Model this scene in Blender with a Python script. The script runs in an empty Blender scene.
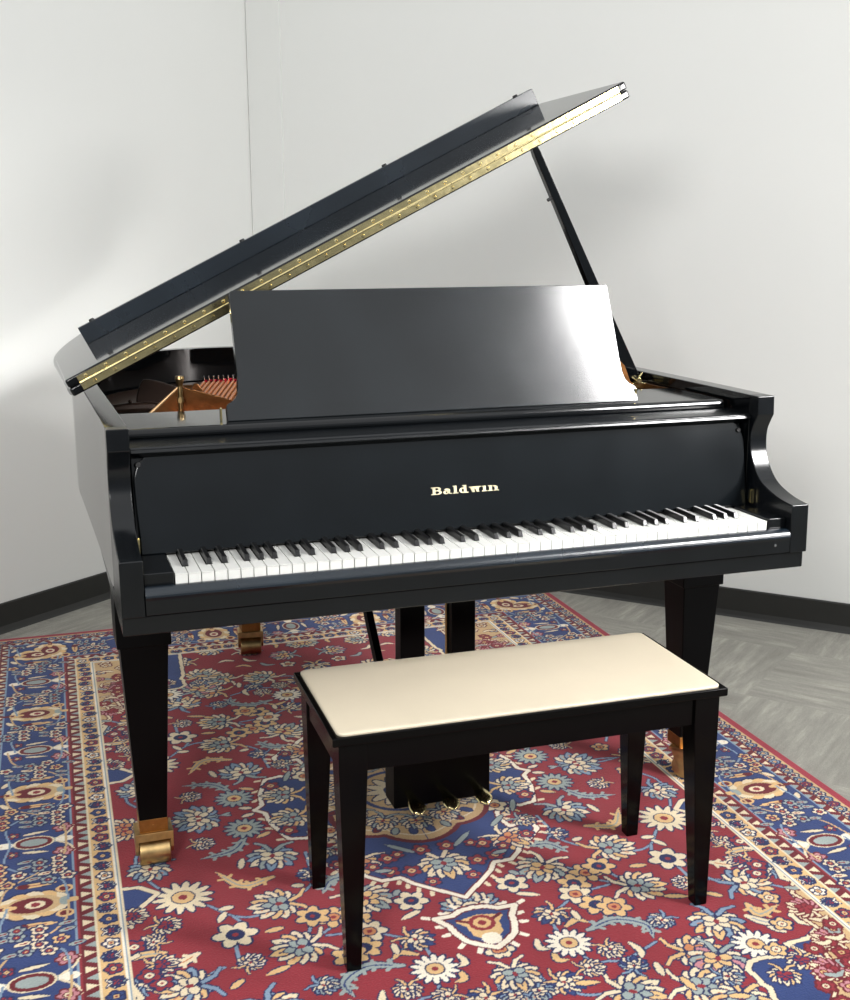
import bpy, bmesh, math, random
import numpy as np
from mathutils import Vector, Matrix

scene = bpy.context.scene
COL = scene.collection
rad = math.radians

# ---------------------------------------------------------------- materials
def srgb(h):
    out = []
    for i in (0, 2, 4):
        c = int(h[i:i + 2], 16) / 255.0
        out.append(c / 12.92 if c <= .04045 else ((c + .055) / 1.055) ** 2.4)
    return (*out, 1.0)


def nodes(name):
    m = bpy.data.materials.new(name)
    m.use_nodes = True
    nt = m.node_tree
    return m, nt, nt.nodes['Principled BSDF']


def N(nt, kind, **inp):
    n = nt.nodes.new(kind)
    for k, v in inp.items():
        if k in n.inputs:
            n.inputs[k].default_value = v
        else:
            setattr(n, k, v)
    return n


def mat(name, base, rough=.5, metal=0.0, noise=0.0, nscale=30.0, bump=0.0, bscale=200.0, stretch=(1, 1, 1), coat=0.0, rvar=0.0, spec=.5):
    m, nt, b = nodes(name)
    L = nt.links.new
    b.inputs['Base Color'].default_value = srgb(base)
    b.inputs['Roughness'].default_value = rough
    b.inputs['Metallic'].default_value = metal
    b.inputs['Specular IOR Level'].default_value = spec
    b.inputs['Coat Weight'].default_value = coat
    b.inputs['Coat Roughness'].default_value = .12
    if noise or bump or rvar:
        tc = N(nt, 'ShaderNodeTexCoord')
        mp = N(nt, 'ShaderNodeMapping')
        mp.inputs['Scale'].default_value = stretch
        L(tc.outputs['Object'], mp.inputs['Vector'])
        nz = N(nt, 'ShaderNodeTexNoise', Scale=nscale, Detail=5.0)
        L(mp.outputs[0], nz.inputs['Vector'])
        if noise:
            c = srgb(base)
            cr = N(nt, 'ShaderNodeValToRGB')
            cr.color_ramp.elements[0].position = .3
            cr.color_ramp.elements[1].position = .7
            cr.color_ramp.elements[0].color = tuple(max(0, x * (1 - noise)) for x in c[:3]) + (1,)
            cr.color_ramp.elements[1].color = tuple(min(1, x * (1 + noise)) for x in c[:3]) + (1,)
            L(nz.outputs['Fac'], cr.inputs[0])
            L(cr.outputs[0], b.inputs['Base Color'])
        if rvar:
            mr = N(nt, 'ShaderNodeMapRange')
            mr.inputs['To Min'].default_value = max(.02, rough - rvar)
            mr.inputs['To Max'].default_value = rough + rvar
            L(nz.outputs['Fac'], mr.inputs['Value'])
            L(mr.outputs[0], b.inputs['Roughness'])
        if bump:
            nb = N(nt, 'ShaderNodeTexNoise', Scale=bscale, Detail=3.0)
            L(mp.outputs[0], nb.inputs['Vector'])
            bp = N(nt, 'ShaderNodeBump', Strength=bump, Distance=.002)
            L(nb.outputs['Fac'], bp.inputs['Height'])
            L(bp.outputs[0], b.inputs['Normal'])
    return m


BLACK = mat('satin_black_lacquer', '090b0d', .055, rvar=.012, nscale=14, noise=.2, spec=.55)
DESKM = mat('worn_black_lacquer', '0e1215', .15, rvar=.025, nscale=9, noise=.25, spec=.6)
FALLM = mat('satin_black_board', '0a0e11', .13, rvar=.03, nscale=9, noise=.25, spec=.5)
LEGM = mat('dark_leg_lacquer', '050506', .30, rvar=.04, nscale=10, spec=.12)
BENCHM = mat('bench_black_lacquer', '070606', .16, rvar=.04, nscale=12, spec=.16)
BRASS = mat('polished_brass', 'e8d9a6', .2, 1.0, rvar=.08, nscale=60, bump=.12, bscale=70)
CASTER = mat('aged_brass', 'c2a676', .34, 1.0, noise=.2, nscale=45, rvar=.08)
FERRM = mat('gold_brown_ferrule', 'ab7c48', .38, 1.0, noise=.15, nscale=50)
COPPER = mat('brown_bronze', '8a5f3a', .4, 1.0, noise=.2, nscale=50)
PLATEM = mat('gold_bronze_paint', '4a2f1c', .42, .5, noise=.15, nscale=40)
PLATED = mat('dark_bronze_paint', '33261f', .4, .4, noise=.15, nscale=40)
STRINGM = mat('copper_string', 'd0803f', .35, .8)
PALEB = mat('pale_bronze_edge', 'b99a72', .4, .6)
STEEL = mat('steel_pin', 'b9bcc0', .25, 1.0)
FELT = mat('red_felt', 'b0122a', .95, noise=.2, nscale=300)
FELTD = mat('dark_soundboard', '1a1512', .8, noise=.2)
IVORY = mat('white_key_plastic', 'd6d6d2', .25, spec=.5)
SATIN = mat('satin_black_wood', '0a0d10', .22, rvar=.04, nscale=12, noise=.2, spec=.5)
SHELFM = mat('satin_black_shelf', '0a0c0e', .10, rvar=.02, nscale=12, spec=.5)
STRIPM = mat('satin_black_strip', '131c24', .27, rvar=.04, nscale=6, noise=.3, spec=.7)
EBONY = mat('black_key_plastic', '0c0c0d', .28, spec=.5)
LOGOM = mat('cream_gold_inlay', 'cfc3a2', .45)
RUBBER = mat('black_rubber', '101011', .6)
VINYL = mat('cream_vinyl', 'd0c5b0', .45, noise=.03, nscale=5, bump=.03, bscale=500)
PIPING = mat('cream_edge', 'cfc3a4', .5)
BASEB = mat('charcoal_vinyl_base', '2d2d2b', .45, noise=.05)


def wall_mat():
    m, nt, b = nodes('painted_plaster')
    L = nt.links.new
    tc = N(nt, 'ShaderNodeTexCoord')
    nz = N(nt, 'ShaderNodeTexNoise', Scale=1.2, Detail=3.0)
    L(tc.outputs['Object'], nz.inputs['Vector'])
    cr = N(nt, 'ShaderNodeValToRGB')
    cr.color_ramp.elements[0].color = srgb('e6e7e4')
    cr.color_ramp.elements[1].color = srgb('ebece9')
    L(nz.outputs['Fac'], cr.inputs[0])
    L(cr.outputs[0], b.inputs['Base Color'])
    b.inputs['Roughness'].default_value = .7
    nb = N(nt, 'ShaderNodeTexNoise', Scale=140.0, Detail=4.0)
    L(tc.outputs['Object'], nb.inputs['Vector'])
    bp = N(nt, 'ShaderNodeBump', Strength=.06, Distance=.002)
    L(nb.outputs['Fac'], bp.inputs['Height'])
    L(bp.outputs[0], b.inputs['Normal'])
    return m


def carpet_mat():
    """grey loop carpet laid in quarter-turned tiles with pale broken streaks"""
    m, nt, b = nodes('grey_carpet_tile')
    L = nt.links.new
    tc = N(nt, 'ShaderNodeTexCoord')
    mp = N(nt, 'ShaderNodeMapping')
    mp.inputs['Rotation'].default_value = (0, 0, rad(-38))
    L(tc.outputs['Object'], mp.inputs['Vector'])
    tile = .46
    ck = N(nt, 'ShaderNodeTexChecker', Scale=1 / tile)
    L(mp.outputs[0], ck.inputs['Vector'])
    def streak(sc, seed):
        a = N(nt, 'ShaderNodeMapping'); a.inputs['Scale'].default_value = sc; a.inputs['Location'].default_value = (seed, seed, 0)
        L(mp.outputs[0], a.inputs['Vector'])
        n = N(nt, 'ShaderNodeTexNoise', Scale=1.0, Detail=6.0, Roughness=.65)
        L(a.outputs[0], n.inputs['Vector'])
        return n
    s1, s2 = streak((5, 38, 1), 3.1), streak((38, 5, 1), 7.7)
    w1, w2 = streak((2.2, 9, 1), 1.3), streak((9, 2.2, 1), 5.3)
    def mix(f, a, c, t='RGBA'):
        x = N(nt, 'ShaderNodeMix', data_type='FLOAT')
        L(f, x.inputs['Factor']); L(a, x.inputs['A']); L(c, x.inputs['B'])
        return x.outputs['Result']
    fine = mix(ck.outputs['Fac'], s1.outputs['Fac'], s2.outputs['Fac'])
    wide = mix(ck.outputs['Fac'], w1.outputs['Fac'], w2.outputs['Fac'])
    mul = N(nt, 'ShaderNodeMath', operation='MULTIPLY')
    L(fine, mul.inputs[0]); L(wide, mul.inputs[1])
    cr = N(nt, 'ShaderNodeValToRGB')
    e = cr.color_ramp.elements
    e[0].position, e[0].color = .10, srgb('8c8a83')
    e[1].position, e[1].color = .46, srgb('c2beb3')
    x = e.new(.29); x.color = srgb('a3a199')
    L(mul.outputs[0], cr.inputs[0])
    nz = N(nt, 'ShaderNodeTexNoise', Scale=420.0, Detail=2.0)
    L(tc.outputs['Object'], nz.inputs['Vector'])
    mx = N(nt, 'ShaderNodeMix', data_type='RGBA', blend_type='MULTIPLY')
    mx.inputs['Factor'].default_value = .35
    L(cr.outputs[0], mx.inputs['A']); L(nz.outputs['Color'], mx.inputs['B'])
    mr = N(nt, 'ShaderNodeMapRange'); mr.inputs['To Min'].default_value = .6; mr.inputs['To Max'].default_value = 1.3
    L(nz.outputs['Fac'], mr.inputs['Value'])
    hs = N(nt, 'ShaderNodeHueSaturation')
    L(cr.outputs[0], hs.inputs['Color']); L(mr.outputs[0], hs.inputs['Value'])
    L(hs.outputs[0], b.inputs['Base Color'])
    b.inputs['Roughness'].default_value = .95
    b.inputs['Specular IOR Level'].default_value = .1
    bp = N(nt, 'ShaderNodeBump', Strength=.4, Distance=.002)
    L(nz.outputs['Fac'], bp.inputs['Height'])
    L(bp.outputs[0], b.inputs['Normal'])
    return m


def rug_mat():
    m, nt, b = nodes('knotted_wool')
    L = nt.links.new
    at = N(nt, 'ShaderNodeAttribute', attribute_name='pile_colour')
    tc = N(nt, 'ShaderNodeTexCoord')
    nz = N(nt, 'ShaderNodeTexNoise', Scale=260.0, Detail=3.0)
    nw = N(nt, 'ShaderNodeTexNoise', Scale=9.0, Detail=5.0)
    for n in (nz, nw):
        L(tc.outputs['Object'], n.inputs['Vector'])
    mr = N(nt, 'ShaderNodeMapRange'); mr.inputs['To Min'].default_value = .75; mr.inputs['To Max'].default_value = 1.25
    L(nz.outputs['Fac'], mr.inputs['Value'])
    m2 = N(nt, 'ShaderNodeMapRange'); m2.inputs['To Min'].default_value = .7; m2.inputs['To Max'].default_value = 1.3
    L(nw.outputs['Fac'], m2.inputs['Value'])
    mu = N(nt, 'ShaderNodeMath', operation='MULTIPLY')
    L(mr.outputs[0], mu.inputs[0]); L(m2.outputs[0], mu.inputs[1])
    hs = N(nt, 'ShaderNodeHueSaturation', Saturation=.92)
    L(at.outputs['Color'], hs.inputs['Color']); L(mu.outputs[0], hs.inputs['Value'])
    L(hs.outputs[0], b.inputs['Base Color'])
    b.inputs['Roughness'].default_value = .95
    b.inputs['Specular IOR Level'].default_value = .15
    b.inputs['Sheen Weight'].default_value = .15
    bp = N(nt, 'ShaderNodeBump', Strength=.5, Distance=.003)
    L(nz.outputs['Fac'], bp.inputs['Height'])
    L(bp.outputs[0], b.inputs['Normal'])
    return m


# ---------------------------------------------------------------- mesh helpers
def box(bm, x0, x1, y0, y1, z0, z1, M=None):
    vs = [bm.verts.new((x, y, z)) for z in (z0, z1) for y in (y0, y1) for x in (x0, x1)]
    for f in ((0, 2, 3, 1), (4, 5, 7, 6), (0, 1, 5, 4), (2, 6, 7, 3), (0, 4, 6, 2), (1, 3, 7, 5)):
        bm.faces.new([vs[i] for i in f])
    if M is not None:
        for v in vs:
            v.co = M @ v.co
    return vs


def frustum(bm, r0, r1, z0, z1, n=4, c0=(0, 0), c1=None):
    """four sided taper: r0, r1 = (half x, half y) at z0 and z1"""
    c1 = c1 or c0
    vs = []
    for (hx, hy), z, c in ((r0, z0, c0), (r1, z1, c1)):
        for sx, sy in ((-1, -1), (1, -1), (1, 1), (-1, 1)):
            vs.append(bm.verts.new((c[0] + sx * hx, c[1] + sy * hy, z)))
    bm.faces.new(vs[3::-1]); bm.faces.new(vs[4:])
    for i in range(4):
        j = (i + 1) % 4
        bm.faces.new((vs[i], vs[j], vs[4 + j], vs[4 + i]))
    return vs


def prism(bm, pts, a, b, axis):
    """extrude the polygon pts from a to b along axis; pts are the two other coordinates in order"""
    def co(p, t):
        return {'x': (t, p[0], p[1]), 'y': (p[0], t, p[1]), 'z': (p[0], p[1], t)}[axis]
    A = [bm.verts.new(co(p, a)) for p in pts]
    B = [bm.verts.new(co(p, b)) for p in pts]
    bm.faces.new(A); bm.faces.new(B[::-1])
    for i in range(len(pts)):
        j = (i + 1) % len(pts)
        bm.faces.new((A[j], A[i], B[i], B[j]))
    return A + B


def cyl(bm, p, q, r, r2=None, n=16, cap=True):
    p, q = Vector(p), Vector(q)
    r2 = r if r2 is None else r2
    d = (q - p).normalized()
    u = d.orthogonal().normalized(); w = d.cross(u)
    A, B = [], []
    for k in range(n):
        a = 2 * math.pi * k / n
        o = u * math.cos(a) + w * math.sin(a)
        A.append(bm.verts.new(p + o * r)); B.append(bm.verts.new(q + o * r2))
    for k in range(n):
        j = (k + 1) % n
        f = bm.faces.new((A[k], A[j], B[j], B[k])); f.smooth = True
    if cap:
        bm.faces.new(A[::-1]); bm.faces.new(B)
    return A + B


def ball(bm, c, r, sc=(1, 1, 1), n=12):
    g = bmesh.ops.create_uvsphere(bm, u_segments=n, v_segments=max(6, n // 2), radius=r)
    for v in g['verts']:
        v.co = Vector((v.co.x * sc[0] + c[0], v.co.y * sc[1] + c[1], v.co.z * sc[2] + c[2]))
    for v in g['verts']:
        for f in v.link_faces:
            f.smooth = True


def tube(bm, pts, radii, n=10):
    rings = []
    P = [Vector(p) for p in pts]
    for i, p in enumerate(P):
        d = (P[min(i + 1, len(P) - 1)] - P[max(i - 1, 0)]).normalized()
        u = Vector((1, 0, 0)) if abs(d.x) < .9 else Vector((0, 1, 0))
        u = (u - d * u.dot(d)).normalized(); w = d.cross(u)
        r = radii[i] if isinstance(radii[i], tuple) else (radii[i], radii[i])
        rings.append([bm.verts.new(p + u * math.cos(2 * math.pi * k / n) * r[0] + w * math.sin(2 * math.pi * k / n) * r[1]) for k in range(n)])
    for a, b in zip(rings, rings[1:]):
        for k in range(n):
            j = (k + 1) % n
            bm.faces.new((a[k], a[j], b[j], b[k])).smooth = True
    bm.faces.new(rings[0][::-1]); bm.faces.new(rings[-1])


def obj(name, bm, material, parent=None, bevel=0.0, seg=2, label=None, smooth=False):
    bmesh.ops.recalc_face_normals(bm, faces=bm.faces)
    me = bpy.data.meshes.new(name)
    bm.to_mesh(me); bm.free()
    o = bpy.data.objects.new(name, me)
    COL.objects.link(o)
    if material:
        me.materials.append(material)
    if parent is not None:
        o.parent = parent
    if bevel:
        md = o.modifiers.new('bevel', 'BEVEL')
        md.width = bevel; md.segments = seg; md.limit_method = 'ANGLE'; md.angle_limit = rad(35)
        md.harden_normals = True
    if any(p.use_smooth for p in me.polygons):
        me.set_sharp_from_angle(angle=rad(30))
    if smooth:
        for p in me.polygons:
            p.use_smooth = True
    if label:
        o['label'] = label
    return o


def thing(name, label, cat, loc=(0, 0, 0), rz=0.0):
    o = bpy.data.objects.new(name, None)
    o.empty_display_size = .1
    COL.objects.link(o)
    o.location = loc; o.rotation_euler = (0, 0, rz)
    o['label'] = label; o['category'] = cat
    return o


def struct(name, bm, m, bevel=0.0):
    o = obj(name, bm, m, None, bevel)
    o['kind'] = 'structure'
    return o


def dup(o, parent, **kw):
    c = o.copy()
    COL.objects.link(c)
    c.parent = parent
    for ch in o.children:
        dup(ch, c)
    return c


def catmull(P, n=8):
    P = [Vector(p) for p in P]
    P = [2 * P[0] - P[1]] + P + [2 * P[-1] - P[-2]]
    out = []
    for i in range(1, len(P) - 2):
        for k in range(n):
            t = k / n
            out.append(.5 * (2 * P[i] + (P[i + 1] - P[i - 1]) * t + (2 * P[i - 1] - 5 * P[i] + 4 * P[i + 1] - P[i + 2]) * t * t
                             + (3 * P[i] - P[i - 1] - 3 * P[i + 1] + P[i + 2]) * t ** 3))
    out.append(P[-2])
    return out


def offset(pts, d):
    out = []
    n = len(pts)
    for i in range(n):
        a, b = pts[max(i - 1, 0)], pts[min(i + 1, n - 1)]
        t = (b - a).normalized()
        out.append(pts[i] + Vector((-t.y, t.x)) * d)
    return out

FLOOR = -.009      # carpet; the pile of the rug is at zero


# ---------------------------------------------------------------- rug pattern
RUG_TRACE = {'spandrel':[(0.664,-0.356),(0.712,-0.423),(0.671,-0.468),(0.657,-0.51),(0.694,-0.531),(0.713,-0.556),(0.675,-0.597),(0.659,-0.643),(0.684,-0.671),(0.648,-0.68),(0.644,-0.711),(0.66,-0.732),(0.662,-0.763),(0.619,-0.757),(0.595,-0.768),(0.597,-0.795),(0.626,-0.819),(0.579,-0.847),(0.528,-0.851),(0.541,-0.882),(0.562,-0.903),(0.571,-0.938),(0.546,-0.949),(0.522,-0.903),(0.494,-0.881),(0.455,-0.875),(0.43,-0.88),(0.413,-0.9),(0.417,-0.927),(0.414,-0.945),(0.421,-0.959),(0.411,-0.986)],'medallion':[(0.013,-0.504),(0.055,-0.456),(0.087,-0.424),(0.105,-0.395),(0.147,-0.395),(0.176,-0.364),(0.185,-0.33),(0.22,-0.322),(0.253,-0.284),(0.25,-0.248),(0.197,-0.256),(0.187,-0.213),(0.193,-0.184),(0.228,-0.147),(0.258,-0.168),(0.298,-0.159),(0.323,-0.078),(0.328,-0.021),(0.343,0.029)],'pendant':[(-0.012,-0.688),(-0.037,-0.651),(-0.051,-0.622),(-0.055,-0.591),(-0.068,-0.573),(-0.032,-0.568),(0.005,-0.548),(0.043,-0.57),(0.087,-0.561),(0.077,-0.611),(0.067,-0.647),(0.033,-0.682)],'palm':[('blue',0.346,-0.217),('cream',0.364,-0.415),('grey',0.199,-0.444),('yellow',0.351,-0.575),('blue',0.476,-0.006),('yellow',0.177,-0.89),('half',0.605,-0.194),('bluey',0.073,-0.828),('bluey',0.145,-0.616),('cream2',0.344,-0.819),('pink',0.382,-0.848),('mix',0.568,-0.634),('mix',0.444,-0.738),('yellow',0.301,-0.914),('cream',0.359,-0.966)],'daisy':[(0.552,-0.331),(0.135,-0.72),(0.386,-0.079),(0.473,-0.833)],'flower':[(0.47,-0.497),(0.275,-0.496),(0.234,-0.527),(0.219,-0.566),(0.243,-0.615),(0.274,-0.633),(0.11,-0.487),(0.384,0.04),(0.313,-0.48)],'leaf':[[(0.209,-0.353),(0.25,-0.36),(0.275,-0.404)],[(0.393,-0.126),(0.427,-0.173),(0.496,-0.188)],[(0.31,-0.361),(0.329,-0.355)],[(0.479,-0.416),(0.495,-0.445)],[(0.38,-0.502),(0.412,-0.506)],[(0.413,-0.218),(0.422,-0.255)],[(0.153,-0.667),(0.182,-0.652),(0.2,-0.668)],[(0.187,-0.624),(0.187,-0.654)],[(0.189,-0.692),(0.253,-0.675),(0.304,-0.71),(0.297,-0.755)],[(0.079,-0.693),(0.076,-0.719),(0.104,-0.728)],[(0.094,-0.739),(0.093,-0.764),(0.112,-0.77)],[(0.246,-0.756),(0.253,-0.785),(0.243,-0.808)],[(0.261,-0.831),(0.257,-0.867)],[(0.363,-0.309),(0.428,-0.324),(0.475,-0.252)],[(0.462,-0.398),(0.488,-0.4)],[(0.098,-0.841),(0.136,-0.849)],[(0.108,-0.528),(0.147,-0.546)],[(0.125,-0.442),(0.136,-0.457)],[(0.393,-0.63),(0.434,-0.644)],[(0.357,-0.015),(0.382,-0.023)],[(0.336,-0.115),(0.364,-0.131)],[(0.547,-0.538),(0.586,-0.559),(0.643,-0.547)],[(0.534,-0.707),(0.538,-0.746),(0.591,-0.729)],[(0.51,-0.745),(0.534,-0.775),(0.582,-0.79)],[(0.48,-0.646),(0.502,-0.665)],[(0.632,-0.587),(0.651,-0.61)],[(0.531,-0.792),(0.551,-0.816)],[(0.608,-0.466),(0.641,-0.486)],[(0.607,-0.517),(0.646,-0.511),(0.684,-0.523)],[(0.285,-0.885),(0.291,-0.923)],[(0.373,-0.897),(0.396,-0.914)],[(0.343,-0.958),(0.374,-0.968)]],'serr':[],'small':[(0.28,-0.321),(0.2,-0.76),(0.344,-0.704),(0.459,-0.599),(0.218,-0.826),(0.136,-0.804),(0.023,-0.836),(0.491,-0.12),(0.65,-0.606),(0.622,-0.476),(0.365,-0.904)],'vine':[[(0.275,-0.228),(0.279,-0.295),(0.282,-0.346),(0.314,-0.387),(0.364,-0.415),(0.419,-0.445),(0.465,-0.43),(0.505,-0.38),(0.552,-0.331)],[(0.552,-0.331),(0.598,-0.278),(0.63,-0.202),(0.633,-0.143),(0.616,-0.107)],[(0.465,-0.43),(0.449,-0.472),(0.47,-0.497),(0.475,-0.55),(0.475,-0.593)],[(0.199,-0.444),(0.247,-0.465),(0.275,-0.496)],[(0.266,-0.515),(0.306,-0.544),(0.351,-0.575)],[(0.219,-0.566),(0.257,-0.56),(0.302,-0.554)],[(0.219,-0.566),(0.172,-0.6),(0.145,-0.616),(0.13,-0.664),(0.135,-0.72),(0.15,-0.787),(0.182,-0.797),(0.21,-0.806)],[(0.145,-0.616),(0.18,-0.651),(0.218,-0.678)],[(0.015,-0.739),(0.034,-0.775),(0.046,-0.82),(0.067,-0.842),(0.097,-0.876),(0.177,-0.89)],[(0.21,-0.806),(0.266,-0.781),(0.295,-0.768)],[(0.004,-0.765),(-0.009,-0.81),(-0.029,-0.843)],[(0.476,-0.006),(0.556,-0.008),(0.615,0.006)],[(0.313,-0.48),(0.331,-0.531)],[(0.505,-0.597),(0.535,-0.611),(0.568,-0.634),(0.614,-0.653),(0.648,-0.68)],[(0.444,-0.738),(0.447,-0.776),(0.437,-0.808),(0.401,-0.837)],[(0.459,-0.78),(0.466,-0.81),(0.473,-0.833)],[(0.382,-0.848),(0.371,-0.893),(0.348,-0.911)]]}

def hexc(h):
    return np.array([int(h[i:i+2], 16) / 255.0 for i in (0, 2, 4)])

RED, DRED = hexc('8f1a2b'), hexc('6d0f20')
BLUE, DBLUE = hexc('2b4077'), hexc('212b5a')
CREAM, YEL, TAN = hexc('e0cfae'), hexc('d9b277'), hexc('c9a777')
GREY, LBLUE, PINK, ORANGE = hexc('9aa5a2'), hexc('7f96ad'), hexc('c08088'), hexc('c9814c')
WHITE = hexc('ece2cf')


class Canvas:
    """a raster of one rug quarter in metres, painted with filled shapes"""
    def __init__(self, w, h, pitch):
        self.p = pitch
        self.nu, self.nv = int(round(w / pitch)) + 1, int(round(h / pitch)) + 1
        self.c = np.zeros((self.nv, self.nu, 3))
        self.clip = None

    def window(self, lo, hi):
        i0 = max(0, int(lo[0] / self.p) - 1); i1 = min(self.nu, int(hi[0] / self.p) + 3)
        j0 = max(0, int(lo[1] / self.p) - 1); j1 = min(self.nv, int(hi[1] / self.p) + 3)
        if i0 >= i1 or j0 >= j1:
            return None
        U, V = np.meshgrid(np.arange(i0, i1) * self.p, np.arange(j0, j1) * self.p)
        return (slice(j0, j1), slice(i0, i1)), U, V

    def put(self, sl, m, col):
        if self.clip is not None:
            m = m & self.clip[sl]
        a = self.c[sl]
        a[m] = col
        self.c[sl] = a

    def rect(self, u0, v0, u1, v1, col):
        w = self.window((u0, v0), (u1, v1))
        if w:
            sl, U, V = w
            self.put(sl, (U >= u0) & (U < u1) & (V >= v0) & (V < v1), col)

    def ell(self, c, a, b, ang, col):
        r = max(a, b)
        w = self.window((c[0] - r, c[1] - r), (c[0] + r, c[1] + r))
        if w:
            sl, U, V = w
            x, y = U - c[0], V - c[1]
            ca, sa = math.cos(ang), math.sin(ang)
            self.put(sl, ((x * ca + y * sa) / a) ** 2 + ((-x * sa + y * ca) / b) ** 2 <= 1, col)

    def inside(self, pts, U, V):
        m = np.zeros(U.shape, bool)
        n = len(pts)
        for i in range(n):
            x0, y0 = pts[i]; x1, y1 = pts[(i + 1) % n]
            if y0 == y1:
                continue
            cr = ((V >= min(y0, y1)) & (V < max(y0, y1)) & (U < x0 + (V - y0) * (x1 - x0) / (y1 - y0)))
            m ^= cr
        return m

    def poly(self, pts, col):
        a = np.array(pts)
        w = self.window(a.min(0), a.max(0))
        if w:
            sl, U, V = w
            self.put(sl, self.inside(pts, U, V), col)

    def line(self, pts, wid, col, taper=False):
        n = len(pts) - 1
        for k in range(n):
            p, q = np.array(pts[k]), np.array(pts[k + 1])
            r = wid / 2
            if taper:
                t = (k + .5) / n
                r = wid / 2 * max(.18, math.sin(math.pi * min(1, .12 + .88 * t)) ** .8)
            w = self.window(np.minimum(p, q) - r, np.maximum(p, q) + r)
            if not w:
                continue
            sl, U, V = w
            d = q - p
            L = max(1e-9, d @ d)
            t = np.clip(((U - p[0]) * d[0] + (V - p[1]) * d[1]) / L, 0, 1)
            self.put(sl, (U - p[0] - t * d[0]) ** 2 + (V - p[1] - t * d[1]) ** 2 <= r * r, col)


def spline(pts, n=8):
    if len(pts) < 3:
        return [tuple(np.array(pts[0]) + (np.array(pts[-1]) - np.array(pts[0])) * k / n) for k in range(n + 1)]
    P = [2 * np.array(pts[0]) - np.array(pts[1])] + [np.array(p) for p in pts] + [2 * np.array(pts[-1]) - np.array(pts[-2])]
    out = []
    for i in range(1, len(P) - 2):
        for k in range(n):
            t = k / n
            out.append(tuple(.5 * (2 * P[i] + (P[i + 1] - P[i - 1]) * t + (2 * P[i - 1] - 5 * P[i] + 4 * P[i + 1] - P[i + 2]) * t * t
                                   + (3 * P[i] - P[i - 1] - 3 * P[i + 1] + P[i + 2]) * t ** 3)))
    out.append(tuple(P[-2]))
    return out


def flower(C, c, r, n, petal, centre, rim=DBLUE, phase=0.0, fat=.62):
    for grow, col in ((.0042, rim), (0, petal)):
        for k in range(n):
            a = phase + 2 * math.pi * k / n
            q = (c[0] + math.cos(a) * r * .58, c[1] + math.sin(a) * r * .58)
            C.ell(q, r * .42 + grow, r * fat * math.pi / n * .9 + grow, a, col)
    C.ell(c, r * .36 + .003, r * .36 + .003, 0, rim)
    C.ell(c, r * .36, r * .36, 0, centre)
    C.ell(c, r * .15, r * .15, 0, RED if centre is not RED else YEL)


def palmette(C, c, ang, s, outer, inner, heart, rim=DBLUE):
    """a fan of pointed petals opening along ang, s is its half length"""
    ca, sa = math.cos(ang), math.sin(ang)
    def at(x, y):
        return (c[0] + (x * ca - y * sa) * s, c[1] + (x * sa + y * ca) * s)
    def petal(a, r0, r1, w, grow, col):
        da, db = math.cos(a), math.sin(a)
        g = grow / s
        pts = []
        for t, k in ((0, .25), (.3, .85), (.55, 1), (.78, .75), (.93, .35), (1, 0), (.93, -.35), (.78, -.75), (.55, -1), (.3, -.85), (0, -.25)):
            x = r0 - g + (r1 - r0 + 2 * g) * t
            y = (w + g) * k
            pts.append(at(x * da - y * db, x * db + y * da))
        C.poly(pts, col)
    petals = [(0, 1.05), (20, .96), (-20, .96), (43, 1.0), (-43, 1.0), (66, .88), (-66, .88), (90, .86), (-90, .86), (116, .7), (-116, .7), (146, .62), (-146, .62)]
    for i, (d, L) in enumerate(reversed(petals)):
        col = (outer, inner, CREAM)[i % 3] if rim is DBLUE else (outer if i % 2 else inner)
        petal(rad(d), .15, L, .17, .0042, rim)
        petal(rad(d), .15, L, .17, 0, col)
        if s > .03:
            q0, q1 = at(math.cos(rad(d)) * .45, math.sin(rad(d)) * .45), at(math.cos(rad(d)) * .72 * L, math.sin(rad(d)) * .72 * L)
            C.line([q0, q1], .0034, (rim, ORANGE)[i % 2])
    for d, L in ((0, .62), (48, .5), (-48, .5), (100, .4), (-100, .4)):
        petal(rad(d), 0, L, .15, .0036, rim)
        petal(rad(d), 0, L, .15, 0, heart)
    C.ell(at(.08, 0), .12 * s, .09 * s, ang, RED)
    for sg in (1, -1):
        C.line([at(-.3, .1 * sg), at(-.62, .3 * sg), at(-.8, .62 * sg)], .16 * s + .006, rim, True)
        C.line([at(-.3, .1 * sg), at(-.62, .3 * sg), at(-.8, .62 * sg)], .16 * s, inner, True)


def leaf(C, pts, wid, col, rim=DBLUE, mid=None, serr=False):
    sp = spline(pts, 7)
    C.line(sp, wid + .007, rim, True)
    if serr:
        for k in range(2, len(sp) - 2, 3):
            p, q = np.array(sp[k]), np.array(sp[k + 1])
            d = (q - p) / max(1e-6, np.linalg.norm(q - p)); nn = np.array([-d[1], d[0]])
            for sg in (1, -1):
                C.line([tuple(p), tuple(p + d * wid * .35 + nn * sg * wid * .75)], wid * .4, col)
    C.line(sp, wid, col, True)
    if mid is not None:
        C.line(sp[2:-2], .0035, mid)


def scallop(pts, C, col, wid):
    C.line(pts + [pts[0]], wid, col)


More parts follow.
